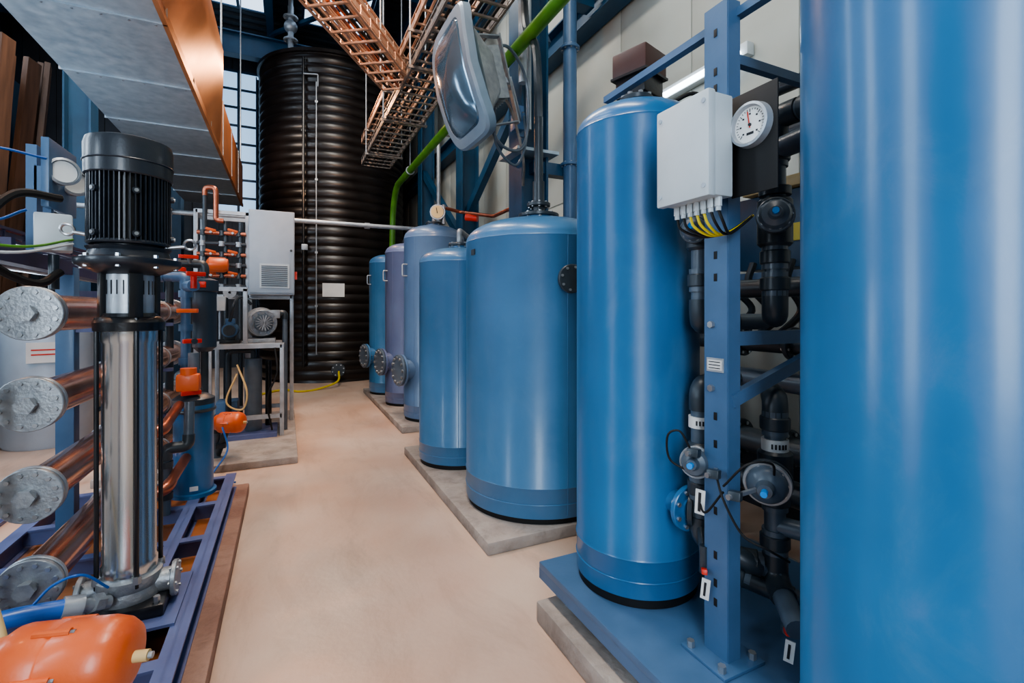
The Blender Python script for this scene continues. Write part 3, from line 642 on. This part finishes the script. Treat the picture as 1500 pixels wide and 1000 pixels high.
# filter housing + pipework right of the pump
b = B('blue_filter_housing'); x, y = -.60, 4.05
b.lathe((x, y, 0), [(0, .2), (.14, .2), (.14, .225), (.122, .23), (.122, .80), (.13, .81), (.13, .84), (.1, .87), (0, .875)], tankblue, n=40); b.tor((x, y, .80), (0, 0, 1), .128, .012, pvcd)
b.lathe((x, y, 0), [(.13, .84), (.13, .88), (.08, .91), (0, .91)], pvcd); b.box((x+.02, y-.128, .27), (.05, .004, .03), whitel, (0, 0, .1)); b.done()
b = B('orange_ball_valve'); b.cyl((-.6, 4.05, .91), (-.6, 4.05, 1.2), .035, pvc); b.box((-.62, 3.98, 1.0), (.14, .1, .12), orange, bev=.02); b.cyl((-.62, 3.98, 1.05), (-.62, 3.98, 1.1), .05, orange); b.box((-.6, 3.95, .93), (.12, .03, .03), red, (0, 0, .4), .005); b.done()
b = B('pvc_riser_pipework')
b.elbows([(-.70, 3.70, .2), (-.70, 3.70, .62), (-.58, 3.72, .62), (-.58, 3.76, .9)], .03, pvc, pvcd); b.elbows([(-.84, 3.5, .40), (-.66, 3.5, .42), (-.62, 3.9, .5)], .03, brass, brass); b.elbows([(-.84, 3.3, .77), (-.66, 3.4, .80), (-.66, 3.9, .86)], .03, brass, brass)
for z in (.3, .5): b.cyl((-.70, 3.70, z), (-.70, 3.70, z+.04), .042, pvcd)
b.elbows([(-.68, 4.25, .2), (-.68, 4.25, 1.75), (-.90, 4.3, 1.75), (-.9, 4.3, 1.6)], .032, frameblue, frameblue)
for z in (.6, 1.1, 1.35, 1.6): b.cyl((-.68, 4.25, z), (-.68, 4.25, z+.05), .046, frameblue)
b.cyl((-.66, 4.2, 1.68), (-.60, 4.05, 1.68), .04, frameblue); b.box((-.58, 4.0, 1.76), (.12, .03, .03), red, (0, 0, .5), .005); b.box((-.66, 4.2, 1.50), (.14, .03, .03), orange, (0, 0, -.3), .005); b.cyl((-.60, 4.05, 1.66), (-.60, 4.05, 1.76), .02, red)
b.box((-.62, 4.12, 1.28), (.12, .03, .03), red, (0, 0, .5), .005); b.cyl((-.66, 4.2, 1.28), (-.6, 4.1, 1.28), .02, pvcd)
b.done()
b = B('cartridge_filter'); x, y = -.64, 4.85; b.lathe((x, y, 0), [(0, 1.15), (.05, 1.15), (.09, 1.19), (.09, 1.66), (.105, 1.67), (.105, 1.76), (.05, 1.78), (0, 1.78)], slate, n=36); b.elbows([(x, y, 1.2), (x, y, 0)], .03, pvcd, pvcd); b.elbows([(x, y, 1.74), (x, y, 1.90), (x-.25, y, 1.90), (x-.25, y, 0)], .03, pvcd, pvcd); b.box((x, y-.1, 1.72), (.05, .03, .05), red, bev=.006)
b.box((x-.1, y-.1, 1.95), (.14, .03, .03), red, (0, 0, .3), .005); b.cyl((x-.1, y, 1.9), (x-.1, y-.1, 1.95), .015, castst); b.done()

# ---------------------------------------------------------------- second rack (dosing skid)
b = B('dosing_rack_frame'); t = .045
def post(x, y, z0, z1, m=steelr, t=.045): b.bb(x-t/2, x+t/2, y-t/2, y+t/2, z0, z1, m, .004)
for x in (-1.0, -.45, .06):
    for y in (6.9, 7.4): post(x, y, .07, 2.74)
for z in (2.72, 1.68):
    for y in (6.9, 7.4): b.beam((-1.0, y, z), (.06, y, z), t, t, steelr)
    for x in (-1.0, .06): b.beam((x, 6.9, z), (x, 7.4, z), t, t, steelr)
for x in (-.76, -.05):
    for y in (6.1, 6.75): post(x, y, .07, 1.12)
    b.beam((x, 6.1, 1.10), (x, 6.75, 1.10), t, t, steelr); b.beam((x, 6.1, .3), (x, 6.75, .3), t, t, steelr)
for y in (6.1, 6.75):
    for z in (1.10, .3): b.beam((-.76, y, z), (-.05, y, z), t, t, steelr)
b.bb(-.76, -.05, 6.1, 6.75, 1.115, 1.13, steelr)
post(-.76, 6.12, 1.1, 1.75); b.beam((-.76, 6.12, 1.74), (-.40, 6.12, 1.74), t, t, steelr); post(-.42, 6.12, 1.1, 1.75)
b.bb(-.95, -.1, 6.05, 6.6, .07, .12, skidblue)
b.done()
b = B('electrical_cabinet'); b.bb(-.42, .09, 6.62, 6.87, 1.70, 2.74, cabw, .012); b.bb(-.41, .08, 6.605, 6.622, 1.72, 2.73, cabw, .006)
b.bb(-.30, .03, 6.595, 6.606, 1.78, 2.08, white)
for i in range(11): b.box((-.135, 6.59, 1.81+i*.024), (.29, .012, .006), pvc, (.5, 0, 0))
b.bb(.09, .12, 6.7, 6.74, 1.9, 2.0, red); b.cyl((.05, 6.60, 2.25), (.05, 6.58, 2.25), .015, pvcd); b.done()
b = B('air_blower'); c = V((-.27, 6.35, 1.36)); ax = V((.25, -1, 0)).normalized()
b.lathe(c-ax*.1, [(0, 0), (.12, 0), (.17, .02), (.18, .08), (.16, .15), (.10, .17), (.10, .20), (0, .20)], castst, ax, 40)
b.flange(c+ax*.09, ax, .15, .02, castst, 10); b.lathe(c+ax*.1, [(.10, 0), (.1, .03), (.05, .04), (0, .04)], pvc, ax)
for k in range(8):
    q = V((0, 0, 1)).rotation_difference(ax); a = k*pi/8; d = q @ V((math.cos(a), math.sin(a), 0)); b.beam(c+ax*.145-d*.09, c+ax*.145+d*.09, .008, .012, castst)
b.cyl(c-ax*.1, c-ax*.25, .10, pvc, n=28); b.box(c+V((.12, 0, .10)), (.16, .14, .1), castst, bev=.01); b.box(c+V((0, .02, -.205)), (.3, .26, .05), castst, bev=.01); b.elbows([c+V((.1, .02, .1)), c+V((.25, .02, .12)), c+V((.25, .02, -1.28))], .03, pvc, pvcd)
b.done()
b = B('dosing_pump'); c = V((-.58, 6.32, 1.28)); b.box(c+V((0, 0, -.13)), (.2, .24, .04), black, bev=.005); b.box(c+V((0, 0, -.09)), (.1, .16, .06), black); b.cyl(c+V((0, .12, 0)), c+V((0, -.12, 0)), .08, frameblue, n=28); b.cyl(c+V((0, -.12, 0)), c+V((0, -.17, 0)), .06, pvcd); b.box(c+V((0, 0, .1)), (.1, .1, .06), frameblue, bev=.006); b.cable([c+V((0, -.1, .1)), c+V((.05, -.15, .3)), c+V((.1, 0, .38)), c+V((.2, .1, .3))], .018, pvcd)
b.box(c+V((-.1, -.1, .3)), (.12, .08, .16), white, bev=.008); b.cyl(c+V((-.1, -.06, -.1)), c+V((-.1, -.06, .25)), .012, steelr); b.done()
b = B('dosing_valve_manifold')
for i in range(6):
    z = 1.80+i*.13; b.cyl((-.98, 6.82, z), (-.46, 6.82, z), .024, brass if i % 2 else pvcd, n=12); 
    for x in (-.92, -.72, -.54): b.cyl((x, 6.82, z-.03), (x, 6.82, z+.03), .034, castst if (i+int(x*10)) % 2 else pvcd, n=10)
    for x in (-.83, -.60):
        if (i+int(x*10)) % 2: b.box((x, 6.76, z+.03), (.11, .025, .03), orange if i % 2 else red, (0, .2, .3), .006); b.cyl((x, 6.82, z), (x, 6.75, z), .014, castst)
for x in (-.90, -.68, -.52): b.cyl((x, 6.84, .1), (x, 6.84, 2.95 if x < -.8 else 2.6), .026, pvcd, n=12)
b.pipe([(-.90, 6.84, 2.9), (-.90, 6.84, 3.0), (-.78, 6.8, 3.0), (-.78, 6.8, 2.6), (-.7, 6.8, 2.6)], .03, brass)
b.lathe((-.86, 6.68, 2.05), [(0, 0), (.05, 0), (.09, .03), (.09, .18), (.07, .22), (0, .23)], orange, (1, 0, 0), 28); b.cyl((-.86, 6.68, 2.05), (-.95, 6.8, 2.05), .03, castst)
b.lathe((-1.08, 6.4, 1.86), [(0, 0), (.05, 0), (.07, .04), (.06, .12), (0, .14)], red, (0, 0, 1), 20); b.cyl((-1.08, 6.4, 1.9), (-.95, 6.82, 1.9), .02, castst)
b.lathe((-.62, 6.66, 1.72), [(0, 0), (.07, 0), (.07, .02), (.0, .02)], castst, (0, -1, 0)); b.cyl((-.62, 6.64, 1.72), (-.62, 6.82, 1.72), .015, castst)
b.done()
b = B('under_bench_pipework')
b.cyl((-.35, 6.3, .12), (-.35, 6.3, .95), .09, pvc, n=24); b.pipe([(-.35, 6.3, .95), (-.35, 6.3, 1.04), (-.6, 6.3, 1.04), (-.6, 6.3, .14)], .03, pvcd); b.pipe([(-.2, 6.5, .12), (-.2, 6.5, .9)], .035, black); b.cable([(-.5, 6.12, .9), (-.4, 6.05, .6), (-.45, 6.1, .4), (-.6, 6.08, .5), (-.5, 6.1, .8)], .01, cream); b.cable([(-.12, 6.07, 1.08), (-.1, 6.0, .8), (-.2, 6.05, .5), (-.15, 6.1, .14)], .01, rubber)
b.box((-.62, 6.45, .29), (.22, .28, .34), frameblue, bev=.02)
b.done()
actuator('orange_valve_actuator', (-.50, 5.35, .42), (.9, -.4, 0), .10, .27, (-.62, 5.45, .07))
b = B('pvc_floor_pipework'); b.elbows([(-.62, 5.45, .07), (-.62, 5.45, .42), (-1.1, 5.6, .42), (-1.1, 5.6, 1.3)], .04, pvc, pvcd); b.elbows([(-.9, 5.3, .07), (-.9, 5.3, .9), (-.9, 5.8, .9), (-.9, 5.8, 1.6)], .035, pvcd, pvcd); b.elbows([(-1.2, 5.9, .07), (-1.2, 5.9, 1.9), (-1.0, 6.4, 1.9)], .035, pvcd, pvcd)
b.cyl((-.9, 5.3, .45), (-.9, 5.3, .62), .06, orange); b.cable([(-.55, 5.25, .4), (-.5, 5.15, .2), (-.6, 4.9, .03), (-.4, 4.75, .02)], .008, bluehose)
for z in (.9, 1.2, 1.5): b.flange((-1.2, 5.9, z), (0, 0, 1), .07, .03, pvcd, 6)
b.done()

b = B('chemical_drum'); b.lathe((-2.45, 7.2, 0), [(0, .0), (.38, .0), (.40, .04), (.40, .5), (.41, .52), (.40, .54), (.40, 1.25), (.36, 1.36), (.15, 1.40), (0, 1.40)], cabw, n=48); b.cyl((-2.45, 7.2, 1.4), (-2.45, 7.2, 1.46), .1, steelblue); b.box((-2.33, 6.805, 1.05), (.34, .012, .22), whitel, (0, 0, .3)); b.box((-2.33, 6.798, 1.08), (.26, .006, .015), red, (0, 0, .3)); b.box((-2.33, 6.798, 1.03), (.26, .006, .015), red, (0, 0, .3)); b.done()
b = B('dark_process_tank'); b.lathe((-3.6, 5.9, 0), [(0, 0), (.6, 0), (.6, 1.5), (.5, 1.68), (0, 1.75)], steelblue, n=48); b.tor((-3.6, 5.9, 1.0), (0, 0, 1), .605, .015, steelblue); b.cyl((-3.6, 5.9, 1.75), (-3.6, 5.9, 1.9), .12, castst); b.flange((-3.6, 5.9, 1.9), (0, 0, 1), .18, .03, castst, 8); b.done()
b = B('process_pipe_rack')
for z, rr in ((2.15, .05), (2.4, .07), (2.75, .05)): b.cyl((-4.7, .5, z), (-4.7, 12, z), rr, steelr if rr < .06 else pvc)
for y in (1, 4, 7, 10): b.bb(-4.78, -4.62, y-.04, y+.04, 0, 2.9, steelblue)
b.done()
b = B('floor_grating')
for i in range(16): b.bb(-2.6, -1.8, 2.8+i*.12, 2.82+i*.12, 0, .025, skidblue)
for i in range(8): b.bb(-2.6+i*.113, -2.59+i*.113, 2.8, 4.64, 0, .025, skidblue)
b.done()

# ---------------------------------------------------------------- lights
def area(name, loc, rot, sx, sy, e, col):
    l = bpy.data.lights.new(name, 'AREA'); l.shape = 'RECTANGLE'; l.size = sx; l.size_y = sy; l.energy = e; l.color = col
    o = bpy.data.objects.new(name, l); o.location = loc; o.rotation_euler = rot; S.collection.objects.link(o)
cool = (.76, .88, 1)
for i, (y, e) in enumerate(((1.0, 190), (4.6, 180), (8.2, 150))): area('window_daylight_%d' % i, (XL+.2, y, 4.0), (0, -pi/2, 0), 5.4, .9, e, cool)
area('window_daylight_front', (-1.5, YF+.2, 3.4), (pi/2, 0, 0), 1.2, 4.2, 220, (.82, .91, 1))  # added fill from behind the camera, brightens the left side
area('skylight_1', (.3, 1.5, 7.3), (0, 0, 0), .7, 3.0, 180, (1, .92, .82))
area('skylight_2', (.2, 6.0, 7.3), (0, 0, 0), .7, 3.5, 220, (1, .92, .82))
area('skylight_3', (-3.0, 5, 7.3), (0, 0, 0), .8, 5, 190, cool)
def spot(name, loc, tgt, e, col, ang=90, r=.1):
    l = bpy.data.lights.new(name, 'SPOT'); l.energy = e; l.color = col; l.spot_size = math.radians(ang); l.spot_blend = .6; l.shadow_soft_size = r
    o = bpy.data.objects.new(name, l); o.location = loc; o.rotation_euler = (V(tgt)-V(loc)).to_track_quat('-Z', 'Y').to_euler(); S.collection.objects.link(o)
orc = (1, .5, .24)
spot('sodium_lamp_1', (.6, 3.2, 5.6), (-.9, 6.0, 4.0), 240, orc, 110)
spot('sodium_lamp_2', (.2, 9.5, 5.5), (-.8, 7.0, 3.8), 160, orc, 120)
spot('sodium_lamp_3', (.3, 5.3, 6.8), (.1, 5.0, 0), 300, orc, 60, .2)
spot('sodium_lamp_4', (-.1, 2.4, 3.2), (.8, 5.0, 4.4), 70, orc, 100)
spot('sodium_lamp_5', (-2.9, 3.2, 5.4), (-1.2, 4.5, 1.0), 220, orc, 80)
spot('sodium_lamp_6', (-2.2, 8.2, 6.4), (-3.7, 9.0, 3.0), 110, (1, .7, .45), 100)  # added fill without fixture, brightens the dark boards
spot('uplight_1', (-2.0, 5.0, 1.7), (-1.3, 4.6, 3.6), 70, (.7, .85, 1), 150, .3)  # added cool fill for the duct underside, no fixture
spot('uplight_2', (-2.2, 1.8, 1.7), (-1.3, 2.6, 3.6), 60, (.7, .85, 1), 150, .3)  # second added fill under the duct
spot('tank_lamp', (-1.6, 9.5, 5.2), (.6, 11, 3.5), 110, (1, .75, .55), 90, .3)  # added warm fill for highlights on the corrugated tank ribs
w = bpy.data.worlds.new('world'); S.world = w; w.use_nodes = True
w.node_tree.nodes['Background'].inputs[0].default_value = (.5, .65, .85, 1); w.node_tree.nodes['Background'].inputs[1].default_value = .2

S.view_settings.view_transform = 'AgX'
try: S.view_settings.look = 'AgX - Medium High Contrast'
except Exception: pass
S.view_settings.exposure = .2

# ---------------------------------------------------------------- camera
cd = bpy.data.cameras.new('camera'); co = bpy.data.objects.new('camera', cd); S.collection.objects.link(co)
cd.sensor_width = 36; cd.lens = 16.8; cd.shift_y = -.03; cd.clip_start = .05
co.location = (0, 0, 1.5); co.rotation_euler = (pi/2, 0, -math.atan(330/700)); S.camera = co
